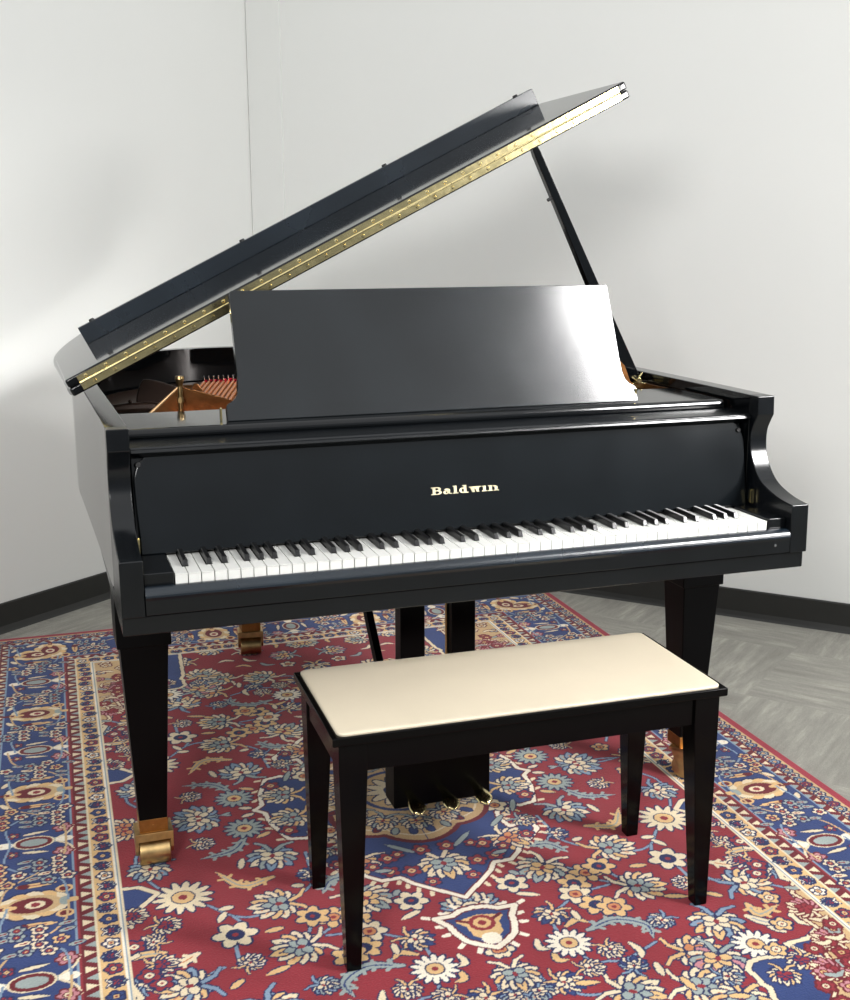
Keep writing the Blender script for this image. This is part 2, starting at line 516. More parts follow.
def rug_quarter(pitch, hw, hl):
    """quarter of the rug, u and v measured outwards from the centre of the medallion"""
    C = Canvas(hw, hl, pitch)
    ab = lambda p: (p[0], -p[1])
    C.rect(0, 0, hw + 1, hl + 1, RED)
    FU, FV = .668, hl - (hw - .668)            # edge of the field
    T = RUG_TRACE
    rnd = random.Random(5)
    # vines
    for v in T['vine']:
        sp = spline([ab(p) for p in v], 6)
        C.line(sp, .0095, DBLUE); C.line(sp, .006, LBLUE)
    # traced flowers
    kinds = {'blue': (LBLUE, GREY, CREAM), 'cream': (CREAM, YEL, GREY), 'grey': (GREY, CREAM, YEL), 'yellow': (YEL, CREAM, GREY),
             'half': (GREY, LBLUE, CREAM), 'bluey': (BLUE, YEL, CREAM), 'cream2': (CREAM, YEL, ORANGE), 'pink': (PINK, GREY, YEL), 'mix': (YEL, LBLUE, CREAM)}
    for i, (k, u, v) in enumerate(T['palm']):
        o, n, h = kinds[k]
        ang = math.atan2(-v - .1, u - .1) + (-1) ** i * .9
        palmette(C, (u, -v), ang, {'half': .055, 'bluey': .042}.get(k, .066), o, n, h)
    for l in T['leaf']:
        pts = [ab(p) for p in l]
        L = sum(math.dist(a, b) for a, b in zip(pts, pts[1:]))
        i = rnd.randrange(4)
        leaf(C, pts, .014 if L < .06 else .021, (CREAM, YEL, GREY, CREAM)[i], DBLUE, None if L < .06 else (ORANGE, GREY, BLUE, LBLUE)[i], L > .09)
    for i, p in enumerate(T['daisy']):
        flower(C, ab(p), .062 if i == 0 else .046, 14, (CREAM, WHITE, GREY, WHITE)[i], YEL, DBLUE)
    for i, p in enumerate(T['flower']):
        flower(C, ab(p), .036 if i else .044, 6, YEL if i % 3 else CREAM, ORANGE if i % 2 else DBLUE, DBLUE, .3 * i)
    for i, p in enumerate(T['small']):
        palmette(C, ab(p), i * 1.3, .032, (BLUE, CREAM, GREY, WHITE)[i % 4], (LBLUE, YEL)[i % 2], CREAM)
    # extra sprigs that fill the rest of the ground
    taken = [ab(p[-2:]) + (.085,) for p in T['palm']] + [ab(p) + (.07,) for p in T['daisy']] + [ab(p) + (.055,) for p in T['flower'] + T['small']]
    for l in T['leaf']:
        for p in l:
            taken.append(ab(p) + (.03,))
    tries = 0
    while tries < 2600:
        tries += 1
        big = tries < 700
        r = .055 if big else .03
        u, v = rnd.uniform(0, .66), rnd.uniform(.0, 1.2)
        if all(math.hypot(u - a, v - b) > r + c for a, b, c in taken):
            taken.append((u, v, r))
            a = rnd.uniform(0, 6.28)
            if big:
                o, n, h = rnd.choice(list(kinds.values()))
                palmette(C, (u, v), a, .052, o, n, h)
            else:
                k = rnd.random()
                if k < .35:
                    flower(C, (u, v), .024, 5, rnd.choice((YEL, CREAM, LBLUE)), ORANGE, DBLUE, a)
                else:
                    d = np.array([math.cos(a), math.sin(a)]) * .024; e = np.array([-d[1], d[0]]) * .5
                    leaf(C, [(u - d[0], v - d[1]), (u + e[0], v + e[1]), (u + d[0], v + d[1])], .013, rnd.choice((CREAM, YEL, GREY)))
    # medallion
    med = [ab(p) for p in T['medallion']]
    med = [(0, .508)] + med[1:-1] + [(.35, 0), (0, 0)]
    # small spikes along the white outline
    edge = []
    for a, b in zip(med[:-2], med[1:-1]):
        for k in range(6):
            edge.append((a[0] + (b[0] - a[0]) * k / 6, a[1] + (b[1] - a[1]) * k / 6))
    cen = np.array([.1, .1])
    for k in range(2, len(edge), 4):
        p = np.array(edge[k]); d = p - cen; d /= np.linalg.norm(d)
        C.line([tuple(p), tuple(p + d * .022 + np.array([d[1], -d[0]]) * .01)], .010, CREAM)
    C.poly(med, BLUE)
    C.line(med[:-1], .018, DRED); C.line(med[:-1], .011, WHITE)
    palmette(C, (0, .36), math.pi / 2, .07, YEL, CREAM, GREY)
    palmette(C, (.17, .30), .9, .06, YEL, CREAM, ORANGE)
    palmette(C, (.265, .06), .2, .058, CREAM, YEL, GREY)
    palmette(C, (.235, .235), .8, .034, YEL, GREY, CREAM)
    for p, r in (((.075, .375), .022), ((.2, .15), .03), ((.11, .31), .022), ((.29, .12), .022), ((.22, .30), .018), ((.045, .43), .018), ((.12, .365), .022), ((.03, .295), .022), ((.085, .30), .016), ((.15, .335), .016)):
        flower(C, p, r, 5, CREAM if r > .024 else RED, ORANGE if r > .024 else YEL, DBLUE)
    for a, b in (((.05, .30), (.10, .25)), ((.16, .24), (.20, .20)), ((.25, .14), (.23, .19)), ((.12, .36), (.15, .355))):
        leaf(C, [a, b], .013, GREY)
    star = []
    for k in range(49):
        a = math.pi / 2 * k / 48
        r = (.235 + .028 * abs(math.cos(4 * a))) * (1 - .18 * math.cos(a) ** 2)
        star.append((r * math.cos(a), r * math.sin(a)))
    C.poly(star + [(0, 0)], TAN)
    C.line(star, .013, DRED)
    C.line([(p[0] * .88, p[1] * .88) for p in star], .005, CREAM)
    for k in range(7):
        a = math.pi / 2 * (k + .5) / 7
        leaf(C, [(.20 * math.cos(a) * .86, .20 * math.sin(a)), (.23 * math.cos(a) * .86, .225 * math.sin(a))], .016, (BLUE, DRED, GREY)[k % 3], DBLUE)
    C.line([(.105 * math.cos(math.pi / 2 * k / 20) * .9, .105 * math.sin(math.pi / 2 * k / 20)) for k in range(21)], .012, BLUE)
    for a in (0, .52, 1.05, 1.57):
        palmette(C, (.16 * math.cos(a) * .9, .16 * math.sin(a)), a, .045, CREAM, GREY, YEL)
    flower(C, (0, 0), .08, 12, CREAM, BLUE)
    # pendant below the medallion
    pen = [(abs(p[0] - .004) if abs(p[0] - .004) > .02 else 0, -p[1]) for p in T['pendant']]
    pen = [(0, .692), (.028, .675), (.05, .655), (.062, .622), (.066, .598), (.085, .566), (.05, .566), (.028, .552), (0, .548)]
    for k in range(1, len(pen) - 1):
        p = np.array(pen[k]); d = p - np.array([0, .61]); d /= np.linalg.norm(d)
        C.line([tuple(p), tuple(p + d * .024)], .011, WHITE)
    C.poly(pen, BLUE)
    C.line(pen, .020, DRED); C.line(pen, .013, WHITE)
    C.poly([(0, .672), (.03, .645), (.035, .61), (.05, .59), (.03, .582), (0, .575)], YEL)
    C.ell((0, .66), .02, .02, 0, WHITE)
    C.line([(.02, .60), (.045, .585)], .008, DRED)
    C.ell((0, .605), .027, .027, 0, RED); C.ell((0, .605), .018, .018, 0, YEL); C.ell((0, .605), .009, .009, 0, RED)
    palmette(C, (0, .775), math.pi / 2, .055, YEL, CREAM, GREY)
    # corner piece: blue cloud band then a tan corner
    sp = [ab(p) for p in T['spandrel']]
    sp = [(FU + .02, .26), (.635, .265), (.60, .30), (.63, .335)] + sp[1:] + [(.40, FV + .02), (FU + .02, FV + .02)]
    C.poly(sp, BLUE)
    C.line(sp[:-1], .016, DBLUE); C.line(sp[:-1], .011, CREAM)
    tan = [(FU + .02, .64), (.645, .70), (.655, .74), (.61, .78), (.62, .83), (.585, .87), (.575, .93), (.52, .96), (.53, 1.0), (.49, 1.04), (.48, FV + .02), (FU + .02, FV + .02)]
    C.poly(tan, TAN)
    C.line(tan[:-1], .014, DRED); C.line(tan[:-1], .007, CREAM)
    for p, a in (((.60, .42), 2.6), ((.53, .90), 2.3), ((.47, .93), 2.0), ((.62, .55), 3.0), ((.66, .37), 2.9)):
        palmette(C, p, a, .036, CREAM, YEL, RED)
    for p in ((.66, .48), (.59, .70), (.56, .79), (.62, .61), (.50, .86), (.64, .58)):
        flower(C, p, .022, 5, RED if p[1] < .7 else YEL, CREAM)
    for p in ((.62, .87), (.56, .95), (.64, .76), (.65, .95), (.60, .99)):
        palmette(C, p, -2.3, .042, PINK, CREAM, RED, DRED)
    for k in range(60):
        p = (rnd.uniform(.47, FU), rnd.uniform(.66, FV))
        if C.inside(tan, np.array([[p[0]]]), np.array([[p[1]]]))[0, 0]:
            if k % 3:
                flower(C, p, .017, 5, (PINK, CREAM, RED, GREY)[k % 4], YEL, DRED)
            else:
                leaf(C, [(p[0] - .02, p[1]), (p[0], p[1] + .01), (p[0] + .02, p[1])], .012, (CREAM, GREY)[k % 2], DRED)
    for p in ((.57, .88), (.655, .82), (.61, .94), (.52, .985)):
        flower(C, p, .018, 6, RED, CREAM, DRED)
    # borders: the same bands run along both sides, mitred at the corner
    for along in (0, 1):
        B = Canvas(hw, hl, pitch)
        U, V = np.meshgrid(np.arange(C.nu) * pitch, np.arange(C.nv) * pitch)
        du, dv = hw - U, hl - V
        B.clip = ((du <= dv) if along == 0 else (dv < du)) & (np.minimum(du, dv) <= hw - FU)
        end = hl if along == 0 else hw
        # X(t, d): t runs along the border from the middle, d from the outer edge inwards
        X = (lambda t, d: (hw - d, t)) if along == 0 else (lambda t, d: (t, hl - d))
        rot = (lambda a: math.pi - a) if along == 0 else (lambda a: -math.pi / 2 + a)   # direction "inwards"
        def band(d0, d1, col):
            a, b = X(0, d1), X(end, d0)
            B.rect(min(a[0], b[0]), min(a[1], b[1]), max(a[0], b[0]) + pitch, max(a[1], b[1]) + pitch, col)
        acr = 0.0 if along == 0 else math.pi / 2
        band(0, .024, hexc('9c2038'))
        band(.024, .062, TAN)
        band(.062, .088, DRED)
        band(.084, .089, LBLUE)
        band(.089, .252, BLUE)
        band(.252, .256, LBLUE)
        band(.256, .262, RED)
        band(.262, .288, DRED)
        band(.288, .293, CREAM)
        band(.293, .338, YEL)
        band(.336, .340, WHITE)
        band(.340, .344, LBLUE)
        band(.344, .347, CREAM)
        n = int(end / .027) + 1
        for k in range(n):
            t = (k + .5) * .027
            c = X(t, .043)
            flower(B, c, .013, 5, (CREAM, LBLUE, RED, GREY)[k % 4], (RED, YEL)[k % 2], DBLUE)
            for s, d0, d1 in ((0, .064, .082), (1, .264, .286)):
                a = X(t - .011, d0 if k % 2 else d1); b = X(t + .011, d0 if k % 2 else d1); cc = X(t, d1 if k % 2 else d0)
                B.poly([a, b, cc], CREAM if k % 2 else GREY)
                B.line([X(t + .0135, d0), X(t + .0135, d1)], .003, DRED)
        n = int(end / .043) + 1
        for k in range(n):
            t = (k + .5) * .043
            c = X(t, .314)
            if k % 2:
                palmette(B, c, rot(0) + 3.14 * (k % 4 > 1), .019, (GREY, LBLUE)[k // 2 % 2], WHITE, RED)
            else:
                flower(B, c, .016, 5, (RED, WHITE, BLUE)[k % 3], YEL, DBLUE)
        # main border: palmettes and red rings in turn
        k = 0
        t = 0.0
        while t < end + .1:
            c = X(t, .170)
            inw = rot(0)
            iv = np.array([math.cos(inw), math.sin(inw)]); tv = np.array([-iv[1], iv[0]])
            at = lambda x, y: tuple(np.array(c) + iv * x + tv * y)
            if k % 2 == 0:      # red ring with stalks and curls
                B.line([at(-.07, 0), at(.07, 0)], .02, GREY)
                B.ell(at(-.062, 0), .018, .014, inw, WHITE)
                B.ell(at(0, 0), .045, .030, inw, CREAM); B.ell(at(0, 0), .040, .026, inw, DRED); B.ell(at(0, 0), .029, .016, inw, GREY)
                B.ell(at(.065, 0), .02, .013, inw, WHITE)
                for s in (1, -1):
                    B.line(spline([at(.05, .008 * s), at(.075, .03 * s), at(.085, .06 * s)], 6), .006, CREAM)
                    flower(B, at(.062, .058 * s), .020, 6, PINK, CREAM, DRED)
                    leaf(B, [at(-.02, .042 * s), at(.03, .05 * s)], .011, CREAM)
                    flower(B, at(-.045, .045 * s), .014, 5, RED, YEL)
            else:               # large cream and red palmette
                for grow, col in ((.005, DBLUE), (0, CREAM)):
                    for i in range(12):
                        a = 2 * math.pi * i / 12
                        B.ell(at(math.cos(a) * .052, math.sin(a) * .034), .021 + grow, .019 + grow, 0, col if (grow or i % 2) else YEL)
                B.ell(at(0, 0), .056, .036, inw, TAN); B.ell(at(-.005, 0), .044, .028, inw, DRED)
                B.line([at(-.085, 0), at(.03, 0)], .014, DRED)
                B.ell(at(-.045, 0), .014, .008, inw, YEL); B.ell(at(.004, 0), .02, .014, inw, CREAM); B.ell(at(.004, 0), .009, .008, inw, RED)
                B.ell(at(.062, 0), .012, .016, inw, GREY); B.ell(at(.078, 0), .011, .010, inw, YEL)
                for s in (1, -1):
                    B.ell(at(.062, .048 * s), .018, .015, inw, YEL); B.ell(at(.062, .048 * s), .012, .009, inw, DRED)
                    leaf(B, [at(-.03, .078 * s), at(.045, .078 * s)], .018, YEL, DBLUE, RED)
                    B.ell(at(-.02, .078 * s), .013, .009, inw, DRED)
                    leaf(B, [at(-.075, .05 * s), at(-.06, .075 * s)], .014, CREAM)
            B.line(spline([at(.07, .0), at(.055, .09), at(-.01, .13), at(-.06, .18), at(-.05, .2675)], 8), .005, LBLUE)
            B.line(spline([at(-.07, .0), at(-.05, .08), at(.01, .13), at(.06, .19), at(.07, .2675)], 8), .005, TAN)
            for s in (.094, .120, .148, .172):
                for j, d in enumerate((-.062, -.022, .02, .06)):
                    B_c = at(d + (.01 if s < .12 else -.008), s + .008 * (j % 2))
                    if (j + k + int(s * 1000)) % 3:
                        flower(B, B_c, .0165, 5, (CREAM, YEL, CREAM, GREY)[(j + k) % 4], RED, DBLUE, .78)
                    else:
                        leaf(B, [B_c, tuple(np.array(B_c) + iv * .028 + tv * .006)], .013, (CREAM, YEL, GREY)[(j + k) % 3], DBLUE, RED)
            t += .2675
            k += 1
        m = B.clip & (B.c.sum(2) > 0)
        C.c[m] = B.c[m]
    return C.c


# ---------------------------------------------------------------- camera
CAM = dict(f=1180.4212, loc=(-.2182, -2.0561, 1.3172), yaw=.3226, pitch=.2176, roll=-.003)
def make_camera():
    y, p, r = CAM['yaw'], CAM['pitch'], CAM['roll']
    fw = Vector((math.sin(y) * math.cos(p), math.cos(y) * math.cos(p), -math.sin(p)))
    rt = Vector((math.cos(y), -math.sin(y), 0)); up = rt.cross(fw)
    rt2 = rt * math.cos(r) + up * math.sin(r)
    up2 = up * math.cos(r) - rt * math.sin(r)
    cd = bpy.data.cameras.new('camera')
    co = bpy.data.objects.new('camera', cd)
    COL.objects.link(co)
    R = Matrix((rt2, up2, -fw)).transposed().to_4x4()
    co.matrix_world = Matrix.Translation(CAM['loc']) @ R
    cd.sensor_fit = 'HORIZONTAL'
    cd.sensor_width = 36
    cd.lens = 36 * CAM['f'] / 850
    cd.clip_start = .05
    scene.camera = co
make_camera()

scene.view_settings.view_transform = 'Standard'
scene.view_settings.look = 'None'
scene.view_settings.exposure = 0.24
scene.view_settings.gamma = 0.93
scene.cycles.max_bounces = 8
scene.cycles.diffuse_bounces = 5
scene.cycles.glossy_bounces = 5
scene.cycles.use_denoising = True

# ---------------------------------------------------------------- light
def softbox(name, loc, target, sx, sy, power, color=(1, 1, 1), spread=180):
    ld = bpy.data.lights.new(name, 'AREA')
    ld.shape = 'RECTANGLE'; ld.size = sx; ld.size_y = sy
    ld.energy = power; ld.color = color
    o = bpy.data.objects.new(name, ld)
    COL.objects.link(o)
    ld.spread = rad(spread)
    o.location = loc
    o.rotation_euler = (Vector(target) - Vector(loc)).to_track_quat('-Z', 'Y').to_euler()
    return o

softbox('softbox_right', (2.62, -1.82, 1.85), (.6, 1.0, 1.0), .5, .5, 41, (1, .985, .965))
softbox('added_desk_highlight', (3.05, -1.95, 3.0), (1.0, .35, 1.1), .85, 1.4, 11, (1, .99, .98), 30)  # added lamp, kept narrow to put the white highlight on the music desk
softbox('softbox_left', (-.95, -2.25, 1.95), (1.0, 1.2, 1.2), .55, .55, 45, (1, .985, .97))

w = bpy.data.worlds.new('room_light')
scene.world = w
w.use_nodes = True
nt = w.node_tree
bg = nt.nodes['Background']
bg.inputs['Strength'].default_value = 1.0
tc = nt.nodes.new('ShaderNodeTexCoord')
sp = nt.nodes.new('ShaderNodeSeparateXYZ')
cr = nt.nodes.new('ShaderNodeValToRGB')
el = cr.color_ramp.elements
el[0].position = .40; el[0].color = (.13, .13, .13, 1)
el[1].position = .78; el[1].color = (.92, .93, .94, 1)
e = el.new(.52); e.color = (.17, .185, .20, 1)
e = el.new(.62); e.color = (.55, .57, .59, 1)
mrg = nt.nodes.new('ShaderNodeMapRange')
mrg.inputs['From Min'].default_value = -1
nt.links.new(tc.outputs['Generated'], sp.inputs[0])
nt.links.new(sp.outputs['Z'], mrg.inputs['Value'])
nt.links.new(mrg.outputs[0], cr.inputs[0])
nt.links.new(cr.outputs[0], bg.inputs['Color'])

# ---------------------------------------------------------------- room
WALLM = wall_mat()
CORNER = Vector((.7084, 2.967))
DL = Vector((-.382, -.303)).normalized()        # along the left wall, away from the corner
DR = Vector((.3055, -.33)).normalized()         # along the right wall
def wall_slab(name, d, side):
    bm = bmesh.new()
    box(bm, -.12, 5.0, 0, .1 * side, FLOOR, 3.4)
    o = struct(name, bm, WALLM)
    o.location = (CORNER.x, CORNER.y, 0)
    o.rotation_euler = (0, 0, math.atan2(d.y, d.x))
wall_slab('wall_left', DL, -1)
wall_slab('wall_right', DR, 1)
def base_profile(bm, d, a, b, side):
    n = Vector((-d.y, d.x)) * -side             # into the room
    prof = [(0, FLOOR), (.022, FLOOR), (.016, FLOOR + .007), (.008, FLOOR + .022), (.007, FLOOR + .098), (.004, FLOOR + .102), (0, FLOOR + .102)]
    A = []
    for t in (a, b):
        p = CORNER + d * t
        A.append([bm.verts.new((p.x + n.x * o, p.y + n.y * o, z)) for o, z in prof])
    for i in range(len(prof)):
        j = (i + 1) % len(prof)
        bm.faces.new((A[0][i], A[0][j], A[1][j], A[1][i]))
    bm.faces.new(A[0]); bm.faces.new(A[1][::-1])
bm = bmesh.new(); base_profile(bm, DL, 0, 5.0, -1); struct('baseboard_left', bm, BASEB)
bm = bmesh.new(); base_profile(bm, DR, 0, 5.0, 1); struct('baseboard_right', bm, BASEB)
# boxed-in strip that runs up the corner, with the shadow joint beside it
bm = bmesh.new()
nR = Vector((DR.y, -DR.x))
nIn = nR if nR.dot(Vector((0, 0)) - CORNER) > 0 else -nR
p0, p1 = CORNER + DR * .003, CORNER + DR * .165
prism(bm, [tuple(p0), tuple(p1), tuple(p1 + nIn * .007), tuple(p0 + nIn * .007)], FLOOR + .102, 3.4, 'z')
struct('trim_1', bm, WALLM)
bm = bmesh.new(); box(bm, -5, 5.5, -5, 4, FLOOR - .05, FLOOR)
struct('floor', bm, carpet_mat())

# ---------------------------------------------------------------- rug
def build_rug():
    hw, hl, pitch = 1.015, 1.54, .0025
    q = rug_quarter(pitch, hw, hl)
    nv, nu = q.shape[:2]
    cols = np.concatenate([-np.arange(nu)[:0:-1], np.arange(nu)])
    rows = [-j for j in range(nv - 1, 0, -1)] + list(range(nv))
    keep = []
    for j in rows:                       # the strip far in front of the camera frame can be coarser
        v = j * pitch
        if v < -1.3 and j % 4 and j != rows[0]:
            continue
        keep.append(j)
    rows = np.array(keep)
    img = q[np.abs(rows)][:, np.abs(cols)]
    R, Cn = len(rows), len(cols)
    U, V = np.meshgrid(cols * pitch, rows * pitch)
    co = np.zeros((R * Cn + 2 * (R + Cn) - 4, 3))
    V = np.where(V > 0, V * .962, V)
    co[:R * Cn, 0] = U.ravel(); co[:R * Cn, 1] = V.ravel()
    ring = [(0, c) for c in range(Cn)] + [(r, Cn - 1) for r in range(1, R)] + [(R - 1, c) for c in range(Cn - 2, -1, -1)] + [(r, 0) for r in range(R - 2, 0, -1)]
    ridx = np.array([r * Cn + c for r, c in ring])
    nb = len(ridx)
    co[R * Cn:, :2] = co[ridx, :2]
    co[R * Cn:, 2] = FLOOR
    a = (np.arange(R - 1)[:, None] * Cn + np.arange(Cn - 1)[None]).ravel()
    quads = np.stack([a, a + 1, a + 1 + Cn, a + Cn], 1)
    k = np.arange(nb)
    side = np.stack([ridx, R * Cn + k, R * Cn + (k + 1) % nb, ridx[(k + 1) % nb]], 1)
    F = np.concatenate([quads, side])
    me = bpy.data.meshes.new('persian_rug')
    me.vertices.add(len(co)); me.vertices.foreach_set('co', co.astype(np.float32).ravel())
    me.loops.add(F.size); me.loops.foreach_set('vertex_index', F.astype(np.int32).ravel())
    me.polygons.add(len(F)); me.polygons.foreach_set('loop_start', np.arange(0, F.size, 4, dtype=np.int32))
    me.update(calc_edges=True)
    at = me.color_attributes.new('pile_colour', 'FLOAT_COLOR', 'POINT')
    c = np.concatenate([img.reshape(-1, 3), img.reshape(-1, 3)[ridx]])
    lin = np.where(c <= .04045, c / 12.92, ((c + .055) / 1.055) ** 2.4)
    at.data.foreach_set('color', np.concatenate([lin, np.ones((len(c), 1))], 1).astype(np.float32).ravel())
    me.materials.append(rug_mat())
    o = bpy.data.objects.new('persian_rug', me)
    COL.objects.link(o)
    o.location = (.56, .5, 0)
    o.rotation_euler = (0, 0, -.0165)
    o['label'] = 'red and blue floral rug with a medallion, under the piano and bench'
    o['category'] = 'rug'
build_rug()

# ---------------------------------------------------------------- grand piano
PX0, PX1 = -.097, 1.3105
PC = (PX0 + PX1) / 2
AT = .041
piano = thing('grand_piano', 'black grand piano with its lid propped open, standing on the rug', 'piano', (PC, .8, 0))
PIANO_M = Matrix.Translation((-PC, -.8, 0))

def part(name, bm, m, parent=None, bevel=0.0, seg=2, label=None):
    bmesh.ops.transform(bm, matrix=PIANO_M, verts=bm.verts)
    return obj(name, bm, m, parent or piano, bevel, seg, label)

# rim with the two scrolled arms
outer = catmull([(-.097, .15), (-.100, .35), (-.106, .65), (-.114, 1.0), (-.117, 1.15), (-.112, 1.30), (-.090, 1.42), (-.045, 1.52), (.03, 1.61), (.12, 1.69),
                 (.24, 1.745), (.38, 1.76), (.52, 1.735), (.66, 1.66), (.78, 1.53), (.88, 1.37), (.98, 1.23), (1.11, 1.12),
                 (1.22, 1.03), (1.29, .91), (1.314, .76), (1.316, .60), (1.3145, .35), (1.3105, .15)], 6)
inner = offset(outer, -AT)
def rim_bm():
    bm = bmesh.new()
    Z0, Z1 = .67, .983
    n = len(outer)
    vo = [(bm.verts.new((p.x, p.y, Z0)), bm.verts.new((p.x, p.y, Z1))) for p in outer]
    vi = [(bm.verts.new((p.x, p.y, Z0)), bm.verts.new((p.x, p.y, Z1))) for p in inner]
    for i in range(n - 1):
        for f in ((vo[i][0], vo[i + 1][0], vo[i + 1][1], vo[i][1]), (vi[i + 1][0], vi[i][0], vi[i][1], vi[i + 1][1])):
            bm.faces.new(f).smooth = True
        bm.faces.new((vo[i][1], vo[i + 1][1], vi[i + 1][1], vi[i][1]))
        bm.faces.new((vi[i][0], vi[i + 1][0], vo[i + 1][0], vo[i][0]))
    for i in (0, n - 1):
        bm.faces.new((vo[i][0], vo[i][1], vi[i][1], vi[i][0]))
    # arms
    low = catmull([(-.022, .772), (.030, .779), (.083, .796), (.114, .820), (.134, .851), (.140, .876), (.139, .905), (.128, .928), (.119, .942)], 5)
    prof = [(-.024, .67)] + [(p.x, p.y) for p in low] + [(.121, .983), (.1505, .983), (.1505, .67)]
    prism(bm, prof, PX0, PX0 + AT, 'x')
    prism(bm, prof, PX1 - AT, PX1, 'x')
    return bm
rb = rim_bm()
for f in rb.faces:
    c = f.calc_center_median()
    if c.y < .1504 and not (abs(f.normal.x) > .9 and c.x < 0 and c.x < PX0 + .01):
        f.material_index = 1
rim = part('rim', rb, BLACK, None, .0022)
rim.data.materials.append(SATIN)

# inner ledge strip of the rim and the key bed under everything
bm = bmesh.new()
box(bm, PX0 + .001, PX1 - .0005, -.014, .64, .634, .6695)
keybed = part('keybed', bm, SATIN, None, .003)
bm = bmesh.new()
prism(bm, [tuple(p) for p in offset(outer, -AT + .002)][6:-6], .675, .70, 'z')
part('soundboard', bm, FELTD)
# keyslip with a rounded nose
def keyslip_bm():
    bm = bmesh.new()
    nose = [(-.004, .672), (-.024, .672), (-.024, .699)]
    for k in range(0, 9):
        a = math.pi * k / 8 * .56
        nose.append((-.0095 - .0165 * math.cos(a), .7045 + .0165 * math.sin(a)))
    nose += [(-.004, .7205)]
    prism(bm, nose, PX0 + AT + .001, PX1 - AT - .001, 'x')
    return bm
kbm = keyslip_bm()
bmesh.ops.recalc_face_normals(kbm, faces=kbm.faces)
for f in kbm.faces:
    f.material_index = 1 if f.normal.z > .1 else 0  # upward faces get a lighter, shinier black that stands in for the nose highlight
ks = part('keyslip', kbm, SATIN, None, .0012)
ks.data.materials.append(STRIPM)
bm = bmesh.new()
cyl(bm, (1.232, -.0225, .690), (1.232, -.0255, .690), .0028, n=10)
part('screw', bm, STEEL, ks)

# cheek blocks at both ends of the keys
for a, b in ((PX0 + AT + .001, -.002), (52 * .0236 + .002, PX1 - AT - .001)):
    bm = bmesh.new()
    box(bm, a, b, -.003, .13, .672, .7425)
    part('cheek_block', bm, SATIN, None, .002)

# keyboard
KP = .0236
bm = bmesh.new(); box(bm, 0, 52 * KP, .012, .135, .672, .708)
kb = part('keyboard', bm, FELTD)
has_sharp = lambda i: i < 51 and i % 7 in (0, 2, 3, 5, 6)      # white 0 is A
def sharp_x(i):
    d = {0: .0015, 2: -.0025, 3: .0025, 5: -.003, 6: 0.0}[i % 7]
    return (i + 1) * KP + d
def white_bm(i):
    bm = bmesh.new()
    x0, x1, h = i * KP + .0007, (i + 1) * KP - .0007, .0062
    l = sharp_x(i - 1) + h if i > 0 and has_sharp(i - 1) else x0
    r = sharp_x(i) - h if has_sharp(i) else x1
    pts = [(x0, 0), (x1, 0), (x1, .046), (r, .046), (r, .14), (l, .14), (l, .046), (x0, .046)]
    out = []
    for p in pts:
        if not out or p != out[-1]:
            out.append(p)
    prism(bm, out, .735, .737, 'z')                       # top plate overhangs a little
    fr = [(p[0], max(p[1], .0012)) for p in out]
    prism(bm, fr, .709, .735, 'z')
    return bm
for i in range(52):
    part('white_key', white_bm(i), IVORY, kb, .0006, 1)
for i in range(52):
    if has_sharp(i):
        bm = bmesh.new()
        c = sharp_x(i)
        vs = [bm.verts.new(p) for p in ((c - .0052, .046, .737), (c + .0052, .046, .737), (c + .0052, .14, .737), (c - .0052, .14, .737),
                                        (c - .0043, .0515, .7485), (c + .0043, .0515, .7485), (c + .0043, .14, .7495), (c - .0043, .14, .7495))]
        for f in ((3, 2, 1, 0), (4, 5, 6, 7), (0, 1, 5, 4), (1, 2, 6, 5), (2, 3, 7, 6), (3, 0, 4, 7)):
            bm.faces.new([vs[k] for k in f])
        part('black_key', bm, EBONY, kb, .0012)

# fallboard: leaning board with rounded shoulders
FB0, FB1 = Vector((0, .128, .742)), Vector((0, .166, .930))
fdir = (FB1 - FB0).normalized(); fn = Vector((0, -fdir.z, fdir.y))
FH = (FB1 - FB0).length
FM = Matrix((( 1, 0, 0, 0), (0, fdir.y, fn.y, FB0.y), (0, fdir.z, fn.z, FB0.z), (0, 0, 0, 1)))   # local x, up the board, out of the board
def fall_bm():
    bm = bmesh.new()
    xl, xr = PX0 + AT + .003, PX1 - AT - .003
    pts = [(xl + .007, 0), (xr - .007, 0)]
    for k in range(9):
        a = k / 8
        pts.append((xr - .007 + .004 * math.sin(a * math.pi * .5), FH * .12 + FH * .6 * a))
    for k in range(1, 7):
        a = math.pi / 2 * k / 6
        pts.append((xr - .003 - .03 * (1 - math.cos(a)), FH * .72 + .03 * math.sin(a) + .02 * k / 6))
    pts.append((xl + .034, FH * .72 + .05))
    left = [(xl + xr - x, y) for x, y in pts[2:-1]][::-1]
    pts = pts[:-1] + left
    prism(bm, pts, -.016, 0, 'z')
    # panel behind it, up to the rail
    box(bm, xl, xr, .012, FH + .004, -.026, -.0165)
    bmesh.ops.transform(bm, matrix=FM, verts=bm.verts)
    return bm
fall = part('fallboard', fall_bm(), FALLM, None, .003)

